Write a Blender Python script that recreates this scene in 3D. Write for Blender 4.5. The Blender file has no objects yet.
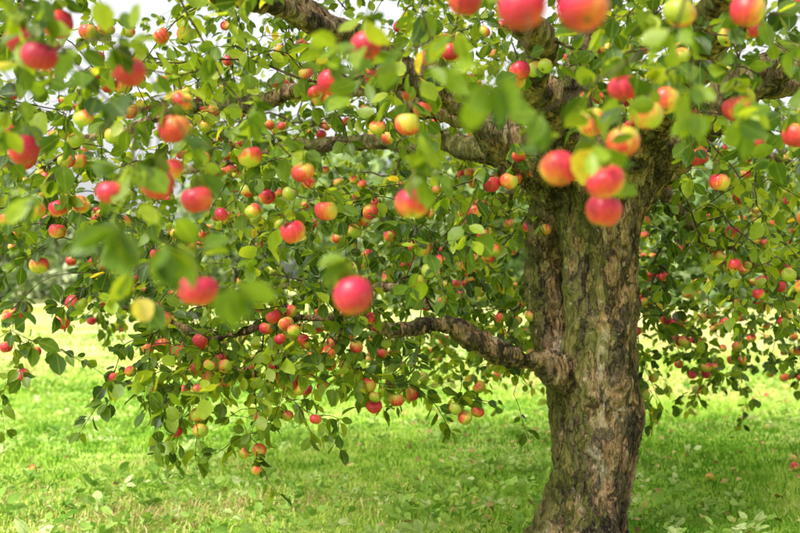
import bpy, math, random
import numpy as np
from mathutils import Vector, noise, Matrix
random.seed(7); rng=np.random.default_rng(7)
S=bpy.context.scene
S.view_settings.view_transform='Standard'
try: S.view_settings.look='None'
except: pass
S.view_settings.exposure=0

# ---------------------------------------------------------------- helpers
def link(o,parent=None):
    S.collection.objects.link(o)
    if parent: o.parent=parent
    return o
def np_mesh(name,V,loops,starts,totals,mat,attrs=None,smooth=True,parent=None):
    me=bpy.data.meshes.new(name)
    me.vertices.add(len(V)); me.vertices.foreach_set('co',np.asarray(V,dtype=np.float32).ravel())
    me.loops.add(len(loops)); me.loops.foreach_set('vertex_index',np.asarray(loops,dtype=np.int32))
    me.polygons.add(len(starts)); me.polygons.foreach_set('loop_start',np.asarray(starts,dtype=np.int32))
    me.polygons.foreach_set('loop_total',np.asarray(totals,dtype=np.int32))
    me.polygons.foreach_set('use_smooth',np.full(len(starts),smooth))
    if attrs:
        for k,a in attrs.items():
            at=me.attributes.new(k,'FLOAT','POINT'); at.data.foreach_set('value',np.asarray(a,dtype=np.float32))
    me.update(calc_edges=True); me.validate()
    me.materials.append(mat)
    return link(bpy.data.objects.new(name,me),parent)
def template_mesh(name,T,faces,inst,mat,attrs,smooth=True,parent=None):
    N,K,_=inst.shape
    fl=np.array([i for f in faces for i in f]); tot=np.array([len(f) for f in faces])
    loops=(fl[None,:]+(np.arange(N)*K)[:,None]).ravel()
    totals=np.tile(tot,N); starts=np.concatenate([[0],np.cumsum(totals)[:-1]])
    return np_mesh(name,inst.reshape(-1,3),loops,starts,totals,mat,attrs,smooth,parent)
def norm(a): return a/np.maximum(np.linalg.norm(a,axis=-1,keepdims=True),1e-9)

class NT:
    def __init__(s,name):
        s.m=bpy.data.materials.new(name); s.m.use_nodes=True; s.t=s.m.node_tree; s.t.nodes.clear()
        s.out=s.t.nodes.new('ShaderNodeOutputMaterial')
    def n(s,t,**kw):
        nd=s.t.nodes.new(t)
        for k,v in kw.items(): setattr(nd,k,v)
        return nd
    def l(s,a,b): s.t.links.new(a,b)
    def attr(s,name): return s.n('ShaderNodeAttribute',attribute_name=name).outputs['Fac']
    def ramp(s,fac,stops):
        r=s.n('ShaderNodeValToRGB'); e=r.color_ramp.elements
        while len(e)<len(stops): e.new(.5)
        for q,(p,c) in zip(e,stops): q.position=p; q.color=(*c,1) if len(c)==3 else c
        s.l(fac,r.inputs[0]); return r.outputs[0]
    def mix(s,fac,a,b,mode='MIX'):
        m=s.n('ShaderNodeMix',data_type='RGBA',blend_type=mode)
        for sock,v in ((m.inputs[0],fac),(m.inputs[6],a),(m.inputs[7],b)):
            if isinstance(v,(int,float)): sock.default_value=v
            elif isinstance(v,tuple): sock.default_value=(*v,1)
            else: s.l(v,sock)
        return m.outputs[2]
    def math(s,op,a,b=0.0,c=0.0,clamp=False):
        m=s.n('ShaderNodeMath',operation=op,use_clamp=clamp)
        for i,v in enumerate((a,b,c)):
            if isinstance(v,(int,float)): m.inputs[i].default_value=v
            else: s.l(v,m.inputs[i])
        return m.outputs[0]
    def noise(s,scale,detail=3,rough=.5,vec=None):
        nd=s.n('ShaderNodeTexNoise'); nd.inputs['Scale'].default_value=scale; nd.inputs['Detail'].default_value=detail
        nd.inputs['Roughness'].default_value=rough
        if vec is not None: s.l(vec,nd.inputs['Vector'])
        return nd.outputs[0]
    def geo(s): return s.n('ShaderNodeNewGeometry').outputs['Position']

# ---------------------------------------------------------------- materials
def leaf_mat(name,stops,trans,tfac=.45,rough=.42,spec=.35,vein=True):
    t=NT(name)
    col=t.ramp(t.attr('rnd'),stops)
    if vein:
        lu=t.math('ABSOLUTE',t.attr('lu'))
        v=t.math('LESS_THAN',lu,.07)
        col=t.mix(t.math('MULTIPLY',v,.45),col,(.26,.32,.06))
        n=t.noise(70,1,.5,t.geo())
        col=t.mix(.4,col,t.mix(n,(.3,.3,.3),(1.5,1.5,1.3)),'MULTIPLY')
        p=t.n('ShaderNodeBsdfPrincipled'); t.l(col,p.inputs['Base Color'])
        p.inputs['Roughness'].default_value=rough; p.inputs['Specular IOR Level'].default_value=spec
    else:
        p=t.n('ShaderNodeBsdfDiffuse'); t.l(col,p.inputs[0])
    if tfac==0:
        t.l(p.outputs[0],t.out.inputs[0]); return t.m
    tr=t.n('ShaderNodeBsdfTranslucent'); t.l(t.mix(1.0,col,trans,'MULTIPLY'),tr.inputs[0])
    mx=t.n('ShaderNodeMixShader'); mx.inputs[0].default_value=tfac
    t.l(p.outputs[0],mx.inputs[1]); t.l(tr.outputs[0],mx.inputs[2]); t.l(mx.outputs[0],t.out.inputs[0])
    return t.m
M_leaf=leaf_mat('apple_leaf',[(0,(.024,.058,.006)),(.35,(.070,.135,.012)),(.65,(.165,.25,.018)),(.92,(.32,.41,.032)),(1,(.56,.44,.05))],(2.4,2.05,.9),spec=.42)
M_grass=leaf_mat('grass_blade',[(0,(.12,.29,.022)),(.4,(.32,.50,.055)),(.75,(.53,.63,.13)),(.93,(.70,.65,.30)),(1,(.66,.50,.25))],(1,1,1),0,vein=False)
M_weed=leaf_mat('weed_leaf',[(0,(.14,.32,.035)),(.6,(.38,.56,.12)),(1,(.66,.74,.38))],(1.4,1.4,1.0),.25,.6,.15)
M_fallen=leaf_mat('fallen_leaf',[(0,(.25,.15,.06)),(.5,(.45,.32,.12)),(1,(.6,.52,.2))],(1.2,1.1,1.0),0,vein=False)
M_bg=leaf_mat('distant_leaf',[(0,(.06,.12,.03)),(.4,(.17,.26,.09)),(.8,(.38,.46,.22)),(1,(.60,.64,.44))],(1.7,1.7,1.4),0,vein=False)

def bark_mat():
    t=NT('bark'); pos=t.geo()
    mp=t.n('ShaderNodeMapping'); mp.inputs['Scale'].default_value=(1,1,.36); t.l(pos,mp.inputs[0]); P=mp.outputs[0]
    wn=t.n('ShaderNodeTexNoise'); wn.inputs['Scale'].default_value=13; wn.inputs['Detail'].default_value=5; wn.inputs['Roughness'].default_value=.65; t.l(P,wn.inputs['Vector'])
    wp=t.n('ShaderNodeVectorMath',operation='MULTIPLY_ADD'); t.l(wn.outputs['Color'],wp.inputs[0]); wp.inputs[1].default_value=(.14,.14,.09); t.l(P,wp.inputs[2])
    vc=t.n('ShaderNodeTexVoronoi'); vc.inputs['Scale'].default_value=22; t.l(wp.outputs[0],vc.inputs['Vector'])
    ve=t.n('ShaderNodeTexVoronoi',feature='DISTANCE_TO_EDGE'); ve.inputs['Scale'].default_value=22; t.l(wp.outputs[0],ve.inputs['Vector'])
    big=t.noise(8,6,.68,wp.outputs[0]); fine=t.noise(90,5,.75,P); med=t.noise(22,6,.7,wp.outputs[0])
    sep=t.n('ShaderNodeSeparateColor'); t.l(vc.outputs['Color'],sep.inputs[0])
    f=t.math('ADD',t.math('MULTIPLY',sep.outputs[0],.24),t.math('MULTIPLY',big,.94))
    col=t.ramp(f,[(.38,(.05,.037,.025)),(.48,(.145,.105,.07)),(.57,(.26,.185,.12)),(.64,(.46,.27,.135)),(.72,(.54,.38,.23)),(.82,(.54,.46,.36))])
    col=t.mix(t.ramp(fine,[(.38,(1,1,1)),(.60,(0,0,0))]),col,t.mix(1.0,col,(.40,.37,.34),'MULTIPLY'))
    c2=t.ramp(ve.outputs['Distance'],[(0,(1,1,1)),(.09,(0,0,0))])
    c2=t.math('MULTIPLY',c2,t.ramp(big,[(.42,(1,1,1)),(.58,(.1,.1,.1))]))
    c1=t.ramp(med,[(.37,(1,1,1)),(.44,(0,0,0))])
    crack=t.math('MAXIMUM',c1,c2)
    col=t.mix(t.math('MULTIPLY',crack,.85),col,(.018,.013,.009))
    nn=t.n('ShaderNodeNewGeometry'); sx=t.n('ShaderNodeSeparateXYZ'); t.l(nn.outputs['Normal'],sx.inputs[0])
    mo=t.math('ADD',t.math('MULTIPLY',sx.outputs[0],-.36),t.math('MULTIPLY',sx.outputs[2],.1))
    mo=t.math('ADD',mo,t.math('MULTIPLY',t.noise(8,6,.75,pos),1.0))
    mo=t.ramp(mo,[(.57,(0,0,0)),(.75,(1,1,1))])
    col=t.mix(t.math('MULTIPLY',mo,.8),col,t.mix(fine,(.036,.046,.008),(.25,.25,.05)))
    li=t.ramp(t.noise(38,3,.6,pos),[(.62,(0,0,0)),(.70,(1,1,1))])
    col=t.mix(t.math('MULTIPLY',li,.5),col,(.42,.43,.30))
    p=t.n('ShaderNodeBsdfPrincipled'); t.l(col,p.inputs['Base Color']); p.inputs['Roughness'].default_value=.9
    p.inputs['Specular IOR Level'].default_value=.2
    h=t.math('ADD',t.math('MULTIPLY',crack,-1.0),t.math('ADD',t.math('MULTIPLY',fine,.7),t.math('ADD',t.math('MULTIPLY',big,1.4),t.math('MULTIPLY',sep.outputs[0],.5))))
    b=t.n('ShaderNodeBump'); b.inputs['Strength'].default_value=1.0; b.inputs['Distance'].default_value=.015
    t.l(h,b.inputs['Height']); t.l(b.outputs[0],p.inputs['Normal']); t.l(p.outputs[0],t.out.inputs[0]); return t.m
M_bark=bark_mat()
def twig_mat():
    t=NT('twig_bark'); n=t.noise(40,2,.6,t.geo())
    col=t.ramp(n,[(.3,(.025,.018,.012)),(.55,(.08,.055,.038)),(.75,(.20,.16,.11))])
    p=t.n('ShaderNodeBsdfDiffuse'); t.l(col,p.inputs[0])
    t.l(p.outputs[0],t.out.inputs[0]); return t.m
M_twig=twig_mat()
def apple_mat():
    t=NT('apple_skin'); pos=t.geo(); lat=t.attr('alat'); bl=t.attr('blush'); lon=t.attr('alon')
    n1=t.noise(30,3,.6,pos)
    cx=t.n('ShaderNodeCombineXYZ'); t.l(t.math('MULTIPLY',lon,16.),cx.inputs[0]); t.l(t.math('MULTIPLY',lat,1.2),cx.inputs[1]); t.l(t.attr('arnd'),cx.inputs[2])
    n2=t.noise(1.6,3,.6,cx.outputs[0])
    f=t.math('ADD',bl,t.math('ADD',t.math('MULTIPLY',t.math('SUBTRACT',n1,.5),.8),t.math('MULTIPLY',t.math('SUBTRACT',n2,.5),.9)))
    col=t.ramp(f,[(.08,(.38,.43,.05)),(.28,(.68,.47,.07)),(.44,(.78,.23,.065)),(.60,(.71,.08,.05)),(.82,(.64,.028,.06)),(1,(.48,.014,.055))])
    vo=t.n('ShaderNodeTexVoronoi'); vo.inputs['Scale'].default_value=170; t.l(pos,vo.inputs['Vector'])
    sp=t.ramp(vo.outputs['Distance'],[(.10,(1,1,1)),(.2,(0,0,0))])
    col=t.mix(t.math('MULTIPLY',sp,.4),col,(.9,.6,.4))
    top=t.ramp(lat,[(.03,(1,1,1)),(.12,(0,0,0))]); col=t.mix(t.math('MULTIPLY',top,.7),col,(.35,.33,.07))
    bot=t.ramp(lat,[(.93,(0,0,0)),(.975,(1,1,1))]); col=t.mix(bot,col,(.06,.045,.02))
    p=t.n('ShaderNodeBsdfPrincipled'); t.l(col,p.inputs['Base Color']); p.inputs['Roughness'].default_value=.36
    p.inputs['Specular IOR Level'].default_value=.45
    t.l(p.outputs[0],t.out.inputs[0]); return t.m
M_apple=apple_mat()
def ground_mat():
    t=NT('meadow'); pos=t.geo()
    a=t.noise(.35,4,.6,pos); b=t.noise(3.5,4,.65,pos); c=t.noise(40,3,.7,pos)
    sy=t.n('ShaderNodeSeparateXYZ'); t.l(pos,sy.inputs[0])
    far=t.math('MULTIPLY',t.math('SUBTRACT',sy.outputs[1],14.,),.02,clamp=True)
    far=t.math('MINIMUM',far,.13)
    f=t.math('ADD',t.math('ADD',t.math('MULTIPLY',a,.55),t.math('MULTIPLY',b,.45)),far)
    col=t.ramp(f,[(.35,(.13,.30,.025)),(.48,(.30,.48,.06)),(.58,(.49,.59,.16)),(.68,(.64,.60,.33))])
    col=t.mix(.5,col,t.mix(c,(.4,.4,.35),(1.5,1.5,1.5)),'MULTIPLY')
    p=t.n('ShaderNodeBsdfDiffuse'); t.l(col,p.inputs[0])
    t.l(p.outputs[0],t.out.inputs[0]); return t.m
M_ground=ground_mat()

# ---------------------------------------------------------------- terrain
def gz(x,y):
    r=math.hypot(x-.8,y-5)
    k=min(1,max(0,(r-1)/6))
    return k*(.05*noise.noise((x*.5,y*.5,0))+.16*noise.noise((x*.11,y*.11,3)))+.05*max(0,1-r/1.2)*.6 + (.012*max(0,y-14) if y<200 else .012*186)
def axis(lo,hi,c,n):
    a=np.sinh(np.linspace(-1,1,n)*4.2)/np.sinh(4.2); return c+a*(hi-lo)/2
xs=axis(-500,500,0,150); ys=axis(-500,500,7,170)
V=np.array([(x,y,gz(x,y)) for y in ys for x in xs])
nx,ny=len(xs),len(ys)
q=[(j*nx+i,j*nx+i+1,(j+1)*nx+i+1,(j+1)*nx+i) for j in range(ny-1) for i in range(nx-1)]
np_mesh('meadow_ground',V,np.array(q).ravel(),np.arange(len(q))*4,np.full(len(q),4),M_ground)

# ---------------------------------------------------------------- tree skeleton
tree=link(bpy.data.objects.new('apple_tree',None)); tree.location=(0,0,0)
def cr(pts,step=.07):
    pts=[np.array(p,float) for p in pts]; pts=[2*pts[0]-pts[1]]+pts+[2*pts[-1]-pts[-2]]
    out=[]
    for i in range(1,len(pts)-2):
        p0,p1,p2,p3=pts[i-1:i+3]; n=max(2,int(np.linalg.norm(p2[:3]-p1[:3])/step))
        for k in range(n):
            t=k/n; out.append(.5*((2*p1)+(p2-p0)*t+(2*p0-5*p1+4*p2-p3)*t*t+(3*p1-p0-3*p2+p3)*t**3))
    out.append(pts[-2]); return np.array(out)
trunk=cr([(.79,5.0,-.15,.25),(.82,5,.02,.190),(.865,5,.22,.150),(.90,5,.45,.135),(.91,5,.7,.139),(.91,5,.95,.146),(.905,5,1.25,.153),(.89,5,1.5,.172),(.87,5,1.75,.19)])
stem2=cr([(.83,5.08,.4,.085),(.755,5.11,.72,.082),(.685,5.13,1.0,.078),(.67,5.13,1.3,.074),(.70,5.1,1.55,.088),(.8,5.05,1.75,.11)])
limbs=[
 cr([(.75,5.0,1.65,.13),(.5,4.85,1.8,.095),(.22,4.7,1.99,.08),(.03,4.6,2.10,.072),(-.3,4.4,2.22,.062),(-.65,4.1,2.33,.05),(-1.2,3.8,2.40,.034),(-1.9,3.6,2.3,.02)]),
 cr([(.76,5.02,.80,.085),(.62,4.9,.85,.056),(.42,4.8,.94,.046),(.17,4.7,1.04,.040),(-.05,4.66,1.0,.030),(-.4,4.6,1.04,.020),(-.75,4.55,1.0,.014),(-1.15,4.5,1.1,.010)]),
 cr([(.95,5,1.62,.15),(1.13,4.9,1.77,.12),(1.38,4.75,1.98,.09),(1.75,4.5,2.2,.065),(2.3,4.3,2.4,.045),(3.1,4.1,2.3,.02)]),
 cr([(.86,5.05,1.7,.15),(.84,5.15,2.05,.10),(.92,5.2,2.5,.08),(.8,5.2,3.0,.05),(.9,5.3,3.5,.02)]),
 cr([(.85,5.1,1.65,.14),(1.1,5.5,1.9,.085),(1.5,6.1,2.1,.065),(2.1,6.8,2.1,.045),(2.8,7.5,1.9,.02)]),
 cr([(.8,5.1,1.65,.13),(.55,5.6,1.85,.08),(.1,6.2,2.0,.055),(-.7,6.9,2.05,.04),(-1.7,7.4,1.85,.02)]),
 cr([(.85,5.2,1.6,.12),(.8,5.9,1.75,.06),(.7,6.7,1.8,.045),(.6,7.6,1.6,.02)]),
 cr([(.68,4.9,1.7,.12),(.55,4.4,1.92,.07),(.42,3.7,2.06,.055),(.2,2.9,2.08,.042),(-.05,2.1,1.98,.028),(-.35,1.5,1.82,.015)]),
 cr([(1.0,4.9,1.75,.11),(1.08,4.3,1.98,.07),(1.02,3.5,2.1,.052),(.88,2.7,2.06,.038),(.62,1.95,1.90,.024),(.4,1.4,1.75,.013)]),
 cr([(.4,4.8,1.88,.06),(-.1,5.1,2.1,.05),(-.8,5.4,2.1,.035),(-1.6,5.6,1.9,.018)]),
 cr([(1.5,4.7,2.05,.06),(1.9,5.1,2.1,.045),(2.6,5.6,2.0,.03),(3.4,6.0,1.7,.016)]),
 cr([(-.2,4.45,2.20,.045),(-.55,3.6,2.18,.034),(-.85,2.8,2.05,.026),(-1.0,2.1,1.88,.015)]),
 cr([(.25,4.73,1.0,.032),(0,5.1,1.15,.026),(-.4,5.6,1.2,.02),(-.9,5.9,1.15,.012)]),
 cr([(1.2,5.55,1.92,.05),(1.4,5.7,1.6,.035),(1.9,6.2,1.35,.025),(2.6,6.6,1.2,.014)]),
]
roots=[]
for a in (205,250,300,15,80,140):
    c,s=math.cos(math.radians(a)),math.sin(math.radians(a))
    roots.append(cr([(.84+.05*c,5+.05*s,.22,.10),(.82+.15*c,5+.15*s,.06,.08),(.8+.27*c,5+.27*s,-.02,.05),(.8+.45*c,5+.45*s,-.09,.03)]))

def tube(path,rad,sides,Vs,Ls,Ts,base,cap=True):
    path=np.asarray(path); n=len(path)
    tg=np.zeros_like(path); tg[1:-1]=path[2:]-path[:-2]; tg[0]=path[1]-path[0]; tg[-1]=path[-1]-path[-2]; tg=norm(tg)
    up=np.array([0.,0,1]) if abs(tg[0][2])<.9 else np.array([1.,0,0])
    u=np.cross(tg[0],up); u/=np.linalg.norm(u)
    ang=np.arange(sides)/sides*2*np.pi; ca,sa=np.cos(ang)[:,None],np.sin(ang)[:,None]
    for i in range(n):
        u=u-tg[i]*u.dot(tg[i]); u/=max(np.linalg.norm(u),1e-9); w=np.cross(tg[i],u)
        Vs.append(path[i]+rad[i]*(ca*u+sa*w))
    for i in range(n-1):
        for k in range(sides):
            a=base+i*sides+k; b=base+i*sides+(k+1)%sides
            Ls.extend((a,b,b+sides,a+sides)); Ts.append(4)
    if cap:
        Ls.extend([base+k for k in range(sides)][::-1]); Ts.append(sides)
        Ls.extend([base+(n-1)*sides+k for k in range(sides)]); Ts.append(sides)
    return base+n*sides
Vs,Ls,Ts=[],[],[]; b=0
for L in [trunk,stem2]+roots: b=tube(L[:,:3],L[:,3],20,Vs,Ls,Ts,b)
for L in limbs:
    L[:,:3]=L[:,:3]+np.array([[noise.noise(p*3.1)*.07,noise.noise(p*3.1+9)*.07,noise.noise(p*3.1+5)*.07] for p in L[:,:3]])*np.minimum(1,np.arange(len(L))/6)[:,None]
    b=tube(L[:,:3],L[:,3],14,Vs,Ls,Ts,b)
Vs=np.concatenate(Vs); Ts=np.array(Ts)
tr=np_mesh('trunk_and_limbs',Vs,Ls,np.concatenate([[0],np.cumsum(Ts)[:-1]]),Ts,M_bark,parent=tree)
md=tr.modifiers.new('r','REMESH'); md.mode='VOXEL'; md.voxel_size=.008
ms=tr.modifiers.new('s','SMOOTH'); ms.factor=.5; ms.iterations=4
dg=bpy.context.evaluated_depsgraph_get(); me=bpy.data.meshes.new_from_object(tr.evaluated_get(dg))
tr.modifiers.clear(); tr.data=me
if not me.materials: me.materials.append(M_bark)
n=len(me.vertices); co=np.empty(n*3,dtype=np.float32); me.vertices.foreach_get('co',co); co=co.reshape(-1,3)
no=np.empty(n*3,dtype=np.float32); me.vertex_normals.foreach_get('vector',no); no=no.reshape(-1,3)
dsp=np.zeros(n)
near=(np.hypot(co[:,0]-.83,co[:,1]-5)<.75)&(co[:,2]<2.1)
for i in range(n):
    x,y,z=map(float,co[i])
    if near[i]:
        d=.046*noise.noise((x*3.5,y*3.5,z*1.8))+.034*noise.noise((x*9,y*9,z*5))
        w=noise.noise((x*8,y*8,z*6))
        r=noise.noise((x*22+w*3,y*22,z*9+w*2)); d+=.014*(1-2*abs(r))*(0.4+.9*max(0,w+.4))
        d+=.009*noise.noise((x*50,y*50,z*30))
    else:
        d=.014*noise.noise((x*10,y*10,z*10))+.008*noise.noise((x*40,y*40,z*30))
    dsp[i]=d
co=co+no*dsp[:,None]; me.vertices.foreach_set('co',co.ravel())
me.polygons.foreach_set('use_smooth',np.ones(len(me.polygons),dtype=bool)); me.update()

# ------------------------------------------------ crown volume
CAP=1.8
def in_crown(x,y,z):
    r=math.hypot((x-.8)/1.05,y-5.0)
    if r>4.1 or y<1.9: return 0
    if z>3.7-.08*r*r: return 0
    u=x/y
    if y<3.3:
        e=.13 if u<.0 else (.17 if u<.2 else .12)
        zl=1.2+y*e; dens=.45 if y<2.7 else .85
    elif y<5.6:
        if x<-1.25: zl=1.42
        elif x<-1.0: zl=.95
        elif x<.1: zl=.74
        elif x<.62: zl=.86
        elif x<1.25: zl=1.75
        else: zl=1.2
        dens=1.1
        if z<1.5 and y>4.2: dens=1.6
        if y<4.95 and x>-.15 and .78<z<1.16: dens*=.12   # thin foliage in front of the low limb
    else:
        if u<-.29: zl=1.45
        elif u<-.2: zl=1.0
        elif x<1.0: zl=.64
        else: zl=.60
        dens=1.1
        if y<7.2 and z<1.9: dens=1.7
    nz=noise.noise((x*1.3,y*1.3,7.7))
    zl+=.24*nz
    if z<zl: return 0
    c=noise.noise((x*2.1,y*2.1,z*2.1))
    dens*= 1.0 if c>-.16 else .35
    if u<-.2 and z>1.95: dens*=.45
    elif z>3.1: dens*=.4
    elif z>2.2 and y>4.4 and -.2<u<.12: dens*=1.4
    if abs(u)>.5: dens*=.35
    return dens
def carve(x,y,z):
    """open pocket under the fork and the open air close to where the path passes"""
    u=x/max(y,.01); e=(z-1.2)/max(y,.01)
    if y<4.95 and .095<u<.235 and e<.09 and y>2.3: return True
    if y<2.3 and .09<u<.235 and e<.055: return True
    if x*x+y*y+(z-1.2)**2<1.2**2: return True
    if y<3.4 and e<-.02 and not(u<-.12): return True
    if y<3.4 and e<-.035: return True
    return False
att=[]
DENS=29
box=(-3.6,5.2,1.5,9.2,.45,3.7); vol=(8.8*7.7*3.25)*CAP
for i in range(int(vol*DENS)):
    x=random.uniform(box[0],box[1]); y=random.uniform(box[2],box[3]); z=random.uniform(box[4],box[5])
    if random.random()*CAP<in_crown(x,y,z) and not carve(x,y,z): att.append((x,y,z,0))
for (x,y,z) in [(-1.3,4.0,1.33),(-1.37,4.5,1.12),(-1.25,4.4,1.2),(-1.5,4.2,1.4),(-1.6,4.4,1.3),(-1.75,5,1.0),(-1.72,5,.85),(-1.78,5,.72),(-1.85,4.9,.9),(-1.8,5,1.1),(-1.7,5.1,.95),
    (-1.02,4.6,1.0),(-1.2,4.7,.85),(-1.05,4.6,.70),(-.9,4.6,.66),(-.98,4.5,.8),(-.7,4.6,.66),(-.62,4.5,.6),(-.58,4.5,.52),(-.5,4.6,.7),(-.25,4.5,.66),(-.12,4.6,.78),(.25,4.7,.72),(.3,4.7,.72),(.5,4.9,.72),(.05,4.7,.78),(-.8,4.4,.70),(-.4,4.4,.72)]:
    att.append((x,y,z,0))
for i in range(45):   # leafy spurs along the outer part of the low limb
    t=random.random(); x=-.05-1.0*t; att.append((x,4.7-.2*t+random.uniform(-.25,.12),1.0+random.uniform(-.18,.2),0))
hero=[(-.668,2.05,1.623,.95),(-.787,2.3,1.711,.9),(-.803,2.6,1.811,.75),(-.504,2.05,1.597,.95),(-.814,2.4,1.492,.9),(-.481,2.2,1.40,1.05),(-.425,2.32,1.378,1.0),
 (-.355,1.95,1.191,1.0),(-.078,1.85,1.182,1.05),(-.07,2.3,1.697,.7),(-.17,2.7,1.693,.7),(.024,2.05,1.351,.65),(.165,1.5,1.575,.95),(.245,1.48,1.57,.9),(.129,2.2,1.764,.8),
 (.279,1.95,1.405,.7),(.432,2.15,1.477,.6),(.355,1.92,1.378,.62),(.371,2.02,1.335,.65),(.464,2.3,1.608,.6),(.513,2.3,1.552,.5),(.599,2.5,1.616,.5),(.432,2.5,1.567,.2),
 (-.49,2.4,1.539,.75),(.58,2.3,1.765,.35),(.791,2.6,1.614,.8),(.66,2.1,1.72,.5),(1.037,3.6,1.534,.6),(1.0,2.8,1.578,.5),(-.262,3.0,1.505,.55),(-.213,3.2,1.413,.6),
 (-.289,3.0,1.343,.65),(-1.3,4.0,1.27,.5),(-1.37,4.5,1.05,.45),(-.98,4.6,.95,.4),(.966,3.6,1.618,.7),(-.6,2.9,1.50,.5),(-.42,3.1,1.56,.6),(.02,2.9,1.62,.5)]
for h in hero: att.append((h[0],h[1],h[2]+.065,2))
for (x,y,z) in [(-.36,1.42,1.285),(-.30,1.4,1.26),(-.215,1.42,1.205),(.11,1.35,1.46),(.24,1.85,1.49),(.33,1.85,1.44),(-.37,1.9,1.46),(.04,2.0,1.40),
    (-.62,1.9,1.36),(-.52,2.1,1.42),(.5,1.9,1.5),(.62,2.0,1.5),(-.1,1.9,1.6),(.7,2.2,1.55),(-.75,2.1,1.5),(-.3,2.2,1.55),(.1,2.0,1.66),(.45,1.8,1.62),(.75,2.1,1.66),(-.5,1.9,1.62),(-.7,2.0,1.68)]:
    att.append((x,y,z,1))
att=np.array(att)
P=[];par=[];rm=[]
def addn(p,pa,r=0.): P.append(np.array(p,float)); par.append(pa); rm.append(r); return len(P)-1
for L in limbs:
    pa=-1
    for k,q in enumerate(L): pa=addn(q[:3],pa,q[3]*.9 )
nl=len(P)
arr=np.zeros((300000,3)); arr[:nl]=np.array(P); cnt=nl
lim=arr[:nl]
d0=np.array([np.min(np.sum((lim-a[:3])**2,axis=1)) for a in att]); order=np.argsort(d0)
leafB=[];leafD=[];leafS=[]; apples=[]
def leaf(p,tan,size=None):
    r=rng.normal(size=3); r-=tan*r.dot(tan)*.7
    d=tan*.5+r/np.linalg.norm(r)*.8+np.array([0,0,-.35]); leafB.append(p); leafD.append(d/np.linalg.norm(d)); leafS.append(size or rng.uniform(.038,.072))
def try_apple(c,R,bl,tilt):
    if carve(*c): return False
    for a in apples:
        if abs(a[0][0]-c[0])<.08 and abs(a[0][1]-c[1])<.08 and np.linalg.norm(a[0]-c)<(R+a[1])*.97: return False
    apples.append((np.array(c),R,bl,tilt)); return True
for h in hero: apples.append((np.array(h[:3]),.0345,h[3],rng.normal(size=2)*.25))
for oi in order:
    a=att[oi][:3]; kind=att[oi][3]
    dd=np.sum((arr[:cnt]-a)**2,axis=1)
    i=int(np.argmin(dd)); p=arr[i].copy(); dist=math.sqrt(dd[i])
    n=max(1,int(math.ceil(dist/.07))); perp=rng.normal(size=3)*.07*dist; arch=rng.uniform(.0,.18)*dist
    pa=i
    for k in range(1,n+1):
        t=k/n; q=p+(a-p)*t+perp*math.sin(math.pi*t)+np.array([0,0,arch*math.sin(math.pi*t)])
        if k<n: q=q+rng.normal(size=3)*.006
        pn=addn(q,pa); arr[cnt]=q; cnt+=1
        if k<n and random.random()<(.5 if kind==0 else .2):
            tn=norm(a-p)
            for _ in range(random.randint(2,5)): leaf(q,tn)
        pa=pn
    tan=norm(a-arr[par[pa]]+1e-6)
    if kind==0:
        tip0=pa
        L=random.uniform(.1,.3); dirv=norm(tan*.8+rng.normal(size=3)*.45+np.array([0,0,-.35]))
        m=max(2,int(L/.05)); q=a
        for k in range(m):
            dirv=norm(dirv+rng.normal(size=3)*.14+np.array([0,0,-.07]))
            q=q+dirv*(L/m); pa=addn(q,pa); arr[cnt]=q; cnt+=1
            for _ in range(2): leaf(q-dirv*random.uniform(0,L/m),dirv)
        for _ in range(3): leaf(q,dirv)
        for _ in range(4): leaf(a,tan)
        pr=.46 if a[1]>3.2 else .15
        if a[2]<2.6 and random.random()<pr+(.36*(noise.noise(a*1.4)>0) if a[1]>3.2 else 0):
            for _ in range(random.choice([1,1,2,2,3,3])):
                R=random.uniform(.024,.035); ox=rng.normal(size=2)*.035
                c=a+np.array([ox[0],ox[1],-R*1.0-random.uniform(.01,.05)])
                if try_apple(c,R,random.uniform(.10,.75),rng.normal(size=2)*.4): addn(c+np.array([0,0,R*.55]),tip0,.0012); arr[cnt]=P[-1]; cnt+=1
    elif kind==1:
        for _ in range(6): leaf(a,tan,rng.uniform(.040,.062))
    else:
        addn(a-np.array([0,0,.045]),pa,.0013); arr[cnt]=P[-1]; cnt+=1
        for _ in range(5):leaf(a,norm(tan+np.array([0,0,.5])),rng.uniform(.040,.062))
N=len(P); acc=np.zeros(N); par=np.array(par); rm=np.array(rm); Pn=np.array(P)
rad=np.zeros(N); kids=[[] for _ in range(N)]
for i in range(N-1,-1,-1):
    r=max(.0015**2.3,acc[i])
    rad[i]=max(r**(1/2.3),rm[i])
    if par[i]>=0: acc[par[i]]+=rad[i]**2.3 if i>=nl else 0; kids[par[i]].append(i)
rad[:nl]=rm[:nl]
for i in range(nl,N): rad[i]=min(rad[i],rad[par[i]]*.95 if par[i]>=0 else rad[i])
Vs,Ls,Ts=[],[],[];b=0
stack=[(p,c) for p in range(nl) for c in kids[p] if c>=nl]
while stack:
    p,c=stack.pop(); ch=[p,c]
    while kids[c]:
        ks=sorted(kids[c],key=lambda k:-rad[k]); stack+= [(c,k) for k in ks[1:]]; c=ks[0]; ch.append(c)
    rr=rad[ch].copy(); rr[0]=rr[1]
    b=tube(Pn[ch],rr,4 if rr[0]<.006 else 7,Vs,Ls,Ts,b,False)
Vs=np.concatenate(Vs); Ts=np.array(Ts)
np_mesh('branches_and_twigs',Vs,Ls,np.concatenate([[0],np.cumsum(Ts)[:-1]]),Ts,M_twig,parent=tree)

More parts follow.
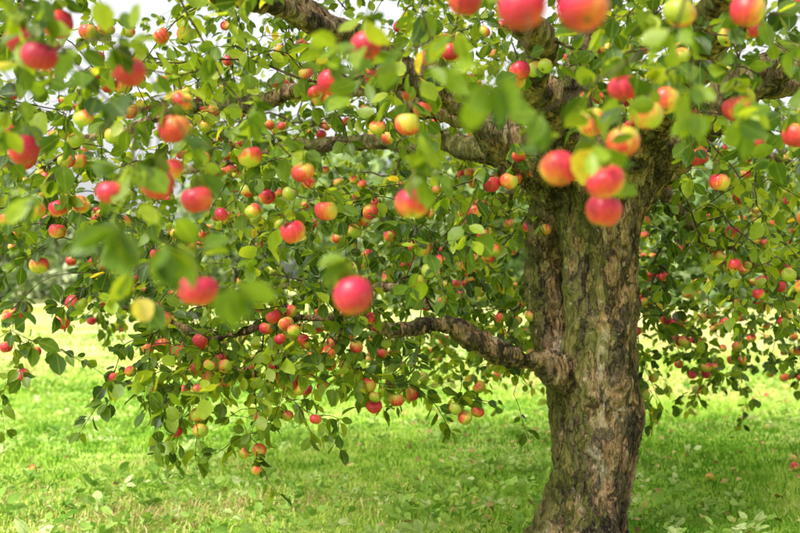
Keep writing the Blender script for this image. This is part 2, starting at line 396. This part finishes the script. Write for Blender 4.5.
# leaves
ROWS=[(0,.03),(.22,.36),(.52,.47),(.8,.30)]
def leaf_instances(B,D,Sz,upbias=1.0,fold=.22,wid=1.0,pet=.28):
    n=len(B); T=[(0,-pet,0)]; uv=[(0,0)]
    for t,w in ROWS:
        for sx in (-1,0,1): T.append((sx*w,t,0)); uv.append((sx*w*2,t))
    T.append((0,1,0)); uv.append((0,1)); T=np.array(T); uv=np.array(uv)
    faces=[(0,2,1),(0,3,2)]
    for r in range(3):
        o=1+r*3; faces+=[(o,o+1,o+4,o+3),(o+1,o+2,o+5,o+4)]
    faces+=[(10,11,13),(11,12,13)]
    Nn=rng.normal(size=(n,3))*.75+np.array([0,0,upbias]); Nn-=D*np.sum(Nn*D,axis=1,keepdims=True); Nn=norm(Nn)
    U=np.cross(D,Nn)
    fl=rng.uniform(.0,fold*2.6,n); cu=rng.uniform(-.15,.5,n); tw=rng.normal(size=n)*.3; wd=rng.uniform(.55,.90,n)*wid
    x=T[:,0][None]*wd[:,None]; y=np.repeat(T[:,1][None],n,0); tt=np.clip(T[:,1],0,1)[None]
    z=np.abs(x)*fl[:,None]-cu[:,None]*tt**2+x*tw[:,None]*tt*2 + .04*np.sin(T[:,1]*9+1)[None]*np.abs(T[:,0])[None]*2
    y=y+pet
    s=Sz[:,None,None]
    W=B[:,None]+s*(x[...,None]*U[:,None]+y[...,None]*D[:,None]+z[...,None]*Nn[:,None])
    return W,faces,np.tile(uv[:,0],n),np.tile(uv[:,1],n),T
B=np.array(leafB);D=np.array(leafD);Sz=np.array(leafS)
keep=np.array([not carve(*(q+dv*.04)) for q,dv in zip(B,D)]); B,D,Sz=B[keep],D[keep],Sz[keep]
W,faces,lu,lv,T=leaf_instances(B,D,Sz)
cl=np.array([noise.noise(q*1.1) for q in B])
rv=np.clip(rng.normal(.5,.23,len(B))+cl*.5+(B[:,1]<2.4)*.15,0,.93); yl=rng.random(len(B))<.008; rv[yl]=1
template_mesh('leaves',T,faces,W,M_leaf,{'rnd':np.repeat(rv,14),'lu':lu},parent=tree)

# apples
def apple_set(name,items,su,sv,parent=None):
    phi=np.linspace(0,np.pi,sv+1); th=np.arange(su)/su*2*np.pi
    pr=np.sin(phi)**.92*(1+.07*np.cos(phi)); pz=.88*np.cos(phi)-.32*np.exp(-(phi/.38)**2)+.2*np.exp(-((np.pi-phi)/.34)**2)
    T=[];lat=[];lon=[]
    for i in range(sv+1):
        for k in range(su):
            lobe=1+.03*math.cos(5*th[k])*(abs(phi[i]/np.pi-.45))*2
            T.append((pr[i]*math.cos(th[k])*lobe,pr[i]*math.sin(th[k])*lobe,pz[i])); lat.append(phi[i]/np.pi); lon.append(abs(k/su*2-1))
    T=np.array(T);lat=np.array(lat); lon=np.array(lon); faces=[(i*su+k,(i+1)*su+k,(i+1)*su+(k+1)%su,i*su+(k+1)%su) for i in range(sv) for k in range(su)]
    inst=[];bl=[]
    for it in items:
        c,R,bb,ti=it[:4]; tx,ty=ti; Mx=np.array((Matrix.Rotation(tx,3,'X')@Matrix.Rotation(ty,3,'Y')@Matrix.Rotation(random.uniform(0,6.28),3,'Z')))
        sc=np.array([1,random.uniform(.95,1.02),random.uniform(.92,1.10)])*R*(1+random.uniform(-.05,.04))
        sh=T.copy(); sh[:,2]+=T[:,0]*random.uniform(-.1,.1)
        w=(sh*sc)@Mx.T; inst.append(c+w)
        bd=norm(rng.normal(size=3)*1.0+np.array([-.3,-.3,.4])); bl.append(bb+.40*(norm(w)@bd))
    inst=np.array(inst)
    return template_mesh(name,T,faces,inst,M_apple,{'alat':np.tile(lat,len(items)),'alon':np.tile(lon,len(items)),'arnd':np.repeat(rng.random(len(items))*50,len(T)),'blush':np.concatenate(bl)},parent=parent)
apple_set('apples',apples,20,14,tree)

# ---------------------------------------------------------------- grass
def grass(name,n,ymin,ymax,hmin,hmax,wmin,wmax,power):
    y=ymin+(ymax-ymin)*rng.random(n)**power; x=(rng.random(n)*2-1)*(.42*y+1.3)
    z=np.array([gz(a,c) for a,c in zip(x,y)])
    cl=np.array([noise.noise((a*1.1,c*1.1,2)) for a,c in zip(x,y)])
    c3=np.array([noise.noise((a*4,c*4,2)) for a,c in zip(x,y)])
    pt=np.array([noise.noise((a*.28,c*.28,8)) for a,c in zip(x,y)])
    h=rng.uniform(hmin,hmax,n)*(1+.7*cl+.6*c3); w=rng.uniform(wmin,wmax,n); az=rng.random(n)*2*np.pi; ln=rng.uniform(.2,1.2,n); la=rng.random(n)*2*np.pi
    B=np.stack([x,y,z-.01],1); U=np.stack([np.cos(az),np.sin(az),0*az],1)*w[:,None]; Ld=np.stack([np.cos(la),np.sin(la),0*la],1)
    W=np.zeros((n,5,3)); up=np.array([0,0,1.])
    m=B+up*(h*.55)[:,None]+Ld*(h*ln*.3)[:,None]; tp=B+up*(h*(1-.35*ln))[:,None]+Ld*(h*ln)[:,None]
    W[:,0]=B-U; W[:,1]=B+U; W[:,2]=m+U*.8; W[:,3]=m-U*.8; W[:,4]=tp
    worn=np.exp(-((x-(.24*y-.3))/(.05*y+.2))**2)*(y>8)*.35
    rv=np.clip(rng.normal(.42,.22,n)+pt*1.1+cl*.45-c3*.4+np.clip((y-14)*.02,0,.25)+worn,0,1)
    return template_mesh(name,None,[(0,1,2,3),(3,2,4)],W,M_grass,{'rnd':np.repeat(rv,5)},smooth=False)
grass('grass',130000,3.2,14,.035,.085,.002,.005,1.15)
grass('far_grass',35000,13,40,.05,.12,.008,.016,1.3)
wb=[];wd=[];ws=[];wr=[]
for i in range(3600):
    y=3.8+13*random.random()**1.2; x=random.uniform(-1,1)*(.42*y+1)
    if noise.noise((x*.6,y*.6,5))<random.uniform(-.35,.05) or math.hypot(x-.83,y-5)<.35: continue
    z=gz(x,y); s=random.uniform(.018,.06)*(1 if random.random()<.8 else 1.5); tone=random.gauss(.5,.25)
    for k in range(random.randint(5,9)):
        a=random.uniform(0,6.28); wb.append((x+random.gauss(0,.015),y+random.gauss(0,.015),z+random.uniform(.02,.07))); wd.append(norm(np.array([math.cos(a),math.sin(a),random.uniform(.0,1.1)]))); ws.append(s*random.uniform(.7,1.2)); wr.append(tone+random.gauss(0,.1))
W,faces,lu,lv,T=leaf_instances(np.array(wb),np.array(wd),np.array(ws),1.0,.2,.85)
template_mesh('meadow_weeds',T,faces,W,M_weed,{'rnd':np.repeat(np.clip(wr,0,1),14),'lu':lu})
n=1700; y=3.5+11*rng.random(n); x=(rng.random(n)*2-1)*(.42*y+1); x=np.where(rng.random(n)<.6,np.abs(x),x)
z=np.array([gz(a,c)+random.uniform(.02,.06) for a,c in zip(x,y)]); D=norm(np.stack([rng.normal(size=n),rng.normal(size=n),rng.normal(size=n)*.25],1))
W,faces,lu,lv,T=leaf_instances(np.stack([x,y,z],1),D,rng.uniform(.03,.055,n),1.6)
template_mesh('fallen_leaves',T,faces,W,M_fallen,{'rnd':np.repeat(rng.random(n),14)})
items=[]
for i in range(18):
    y=6+8*random.random(); x=random.uniform(1.2,.42*y+1) if random.random()<.9 else random.uniform(-.42*y,.2)
    items.append((np.array((x,y,gz(x,y)+.03)),random.uniform(.025,.033),random.uniform(.1,.5),rng.normal(size=2)*1.2))
apple_set('fallen_apples',items,14,10)

# ---------------------------------------------------------------- distant trees
bb=[];bd=[];bs=[];br=[]
Vs,Ls,Ts=[],[],[];b=0
for i in range(30):
    a=i/29; x=-32+66*a+random.uniform(-2,2); y=random.uniform(42,62); base=gz(x,y); H=random.uniform(7,11) if x>-9 else random.uniform(5,9); R=H*random.uniform(.4,.52)
    tp=[(x,y,base-.2),(x+.1,y,base+H*.3),(x+.2,y,base+H*.75)]
    b=tube(np.array(tp),[.22,.16,.05],8,Vs,Ls,Ts,b,False)
    tone=random.uniform(.3,.6)+(.22 if x<-8 else 0)  # left-hand trees paler: pale haze painted into their leaf colour
    lob=[(rng.normal(size=3)*np.array([.5,.5,.36])*R+np.array([x,y,base+H*.45]),random.uniform(.3,.55)*R) for _ in range(15)]
    lob+=[(np.array([x+random.uniform(-2.2,2.2),y-1.2+random.uniform(-.8,.8),base+.7]),random.uniform(.9,1.5)) for _ in range(5)]
    for k in range(2700):
        c,r=lob[k%20]; v=norm(rng.normal(size=3))*r*random.uniform(.7,1.05); p=c+v
        if p[2]<base+.05: p[2]=base+random.uniform(.05,.8)
        bb.append(p); dv=v+rng.normal(size=3)*r*.6; bd.append(dv/np.linalg.norm(dv)); bs.append(random.uniform(.3,.55)); br.append(tone+random.uniform(-.25,.25))
Vs=np.concatenate(Vs);Ts=np.array(Ts)
bt=link(bpy.data.objects.new('background_trees',None))
np_mesh('trunks',Vs,Ls,np.concatenate([[0],np.cumsum(Ts)[:-1]]),Ts,M_twig,parent=bt)
B=np.array(bb);D=np.array(bd);n=len(B); U=norm(np.cross(D,rng.normal(size=(n,3)))); s=np.array(bs)[:,None]
W=np.stack([B-D*s*.5,B+U*s*.4-D*s*.05,B+D*s*.5,B-U*s*.4+D*s*.05],1)
template_mesh('foliage',None,[(0,1,2,3)],W,M_bg,{'rnd':np.repeat(np.clip(br,0,1),4)},smooth=False,parent=bt)

# ---------------------------------------------------------------- light, sky, camera
d=Vector((.50,.46,-.80)).normalized()
sun=bpy.data.lights.new('sun','SUN'); sun.energy=4.1; sun.angle=math.radians(18); sun.color=(1,.94,.80)
so=link(bpy.data.objects.new('sun',sun)); so.rotation_euler=d.to_track_quat('-Z','Y').to_euler()
w=bpy.data.worlds.new('World'); S.world=w; w.use_nodes=True; nt=w.node_tree
bg=nt.nodes['Background']; sk=nt.nodes.new('ShaderNodeTexSky'); sk.sky_type='NISHITA'; sk.sun_disc=False
sk.sun_elevation=math.asin(-d.z); sk.sun_rotation=math.atan2(-d.x,-d.y); sk.dust_density=4; sk.air_density=1.2
hs=nt.nodes.new('ShaderNodeHueSaturation'); hs.inputs['Saturation'].default_value=.08; hs.inputs['Value'].default_value=1.85
nt.links.new(sk.outputs[0],hs.inputs['Color']); nt.links.new(hs.outputs[0],bg.inputs[0]); bg.inputs[1].default_value=.15
cam=bpy.data.cameras.new('camera'); cam.lens=50; cam.sensor_width=36; cam.clip_end=2000; cam.clip_start=.05
cam.dof.use_dof=True; cam.dof.focus_distance=4.5; cam.dof.aperture_fstop=2.8
c=link(bpy.data.objects.new('camera',cam)); c.location=(0,0,1.2); c.rotation_euler=(math.radians(90.95),0,0); S.camera=c
print('leaves',len(leafB),'apples',len(apples),'nodes',N)
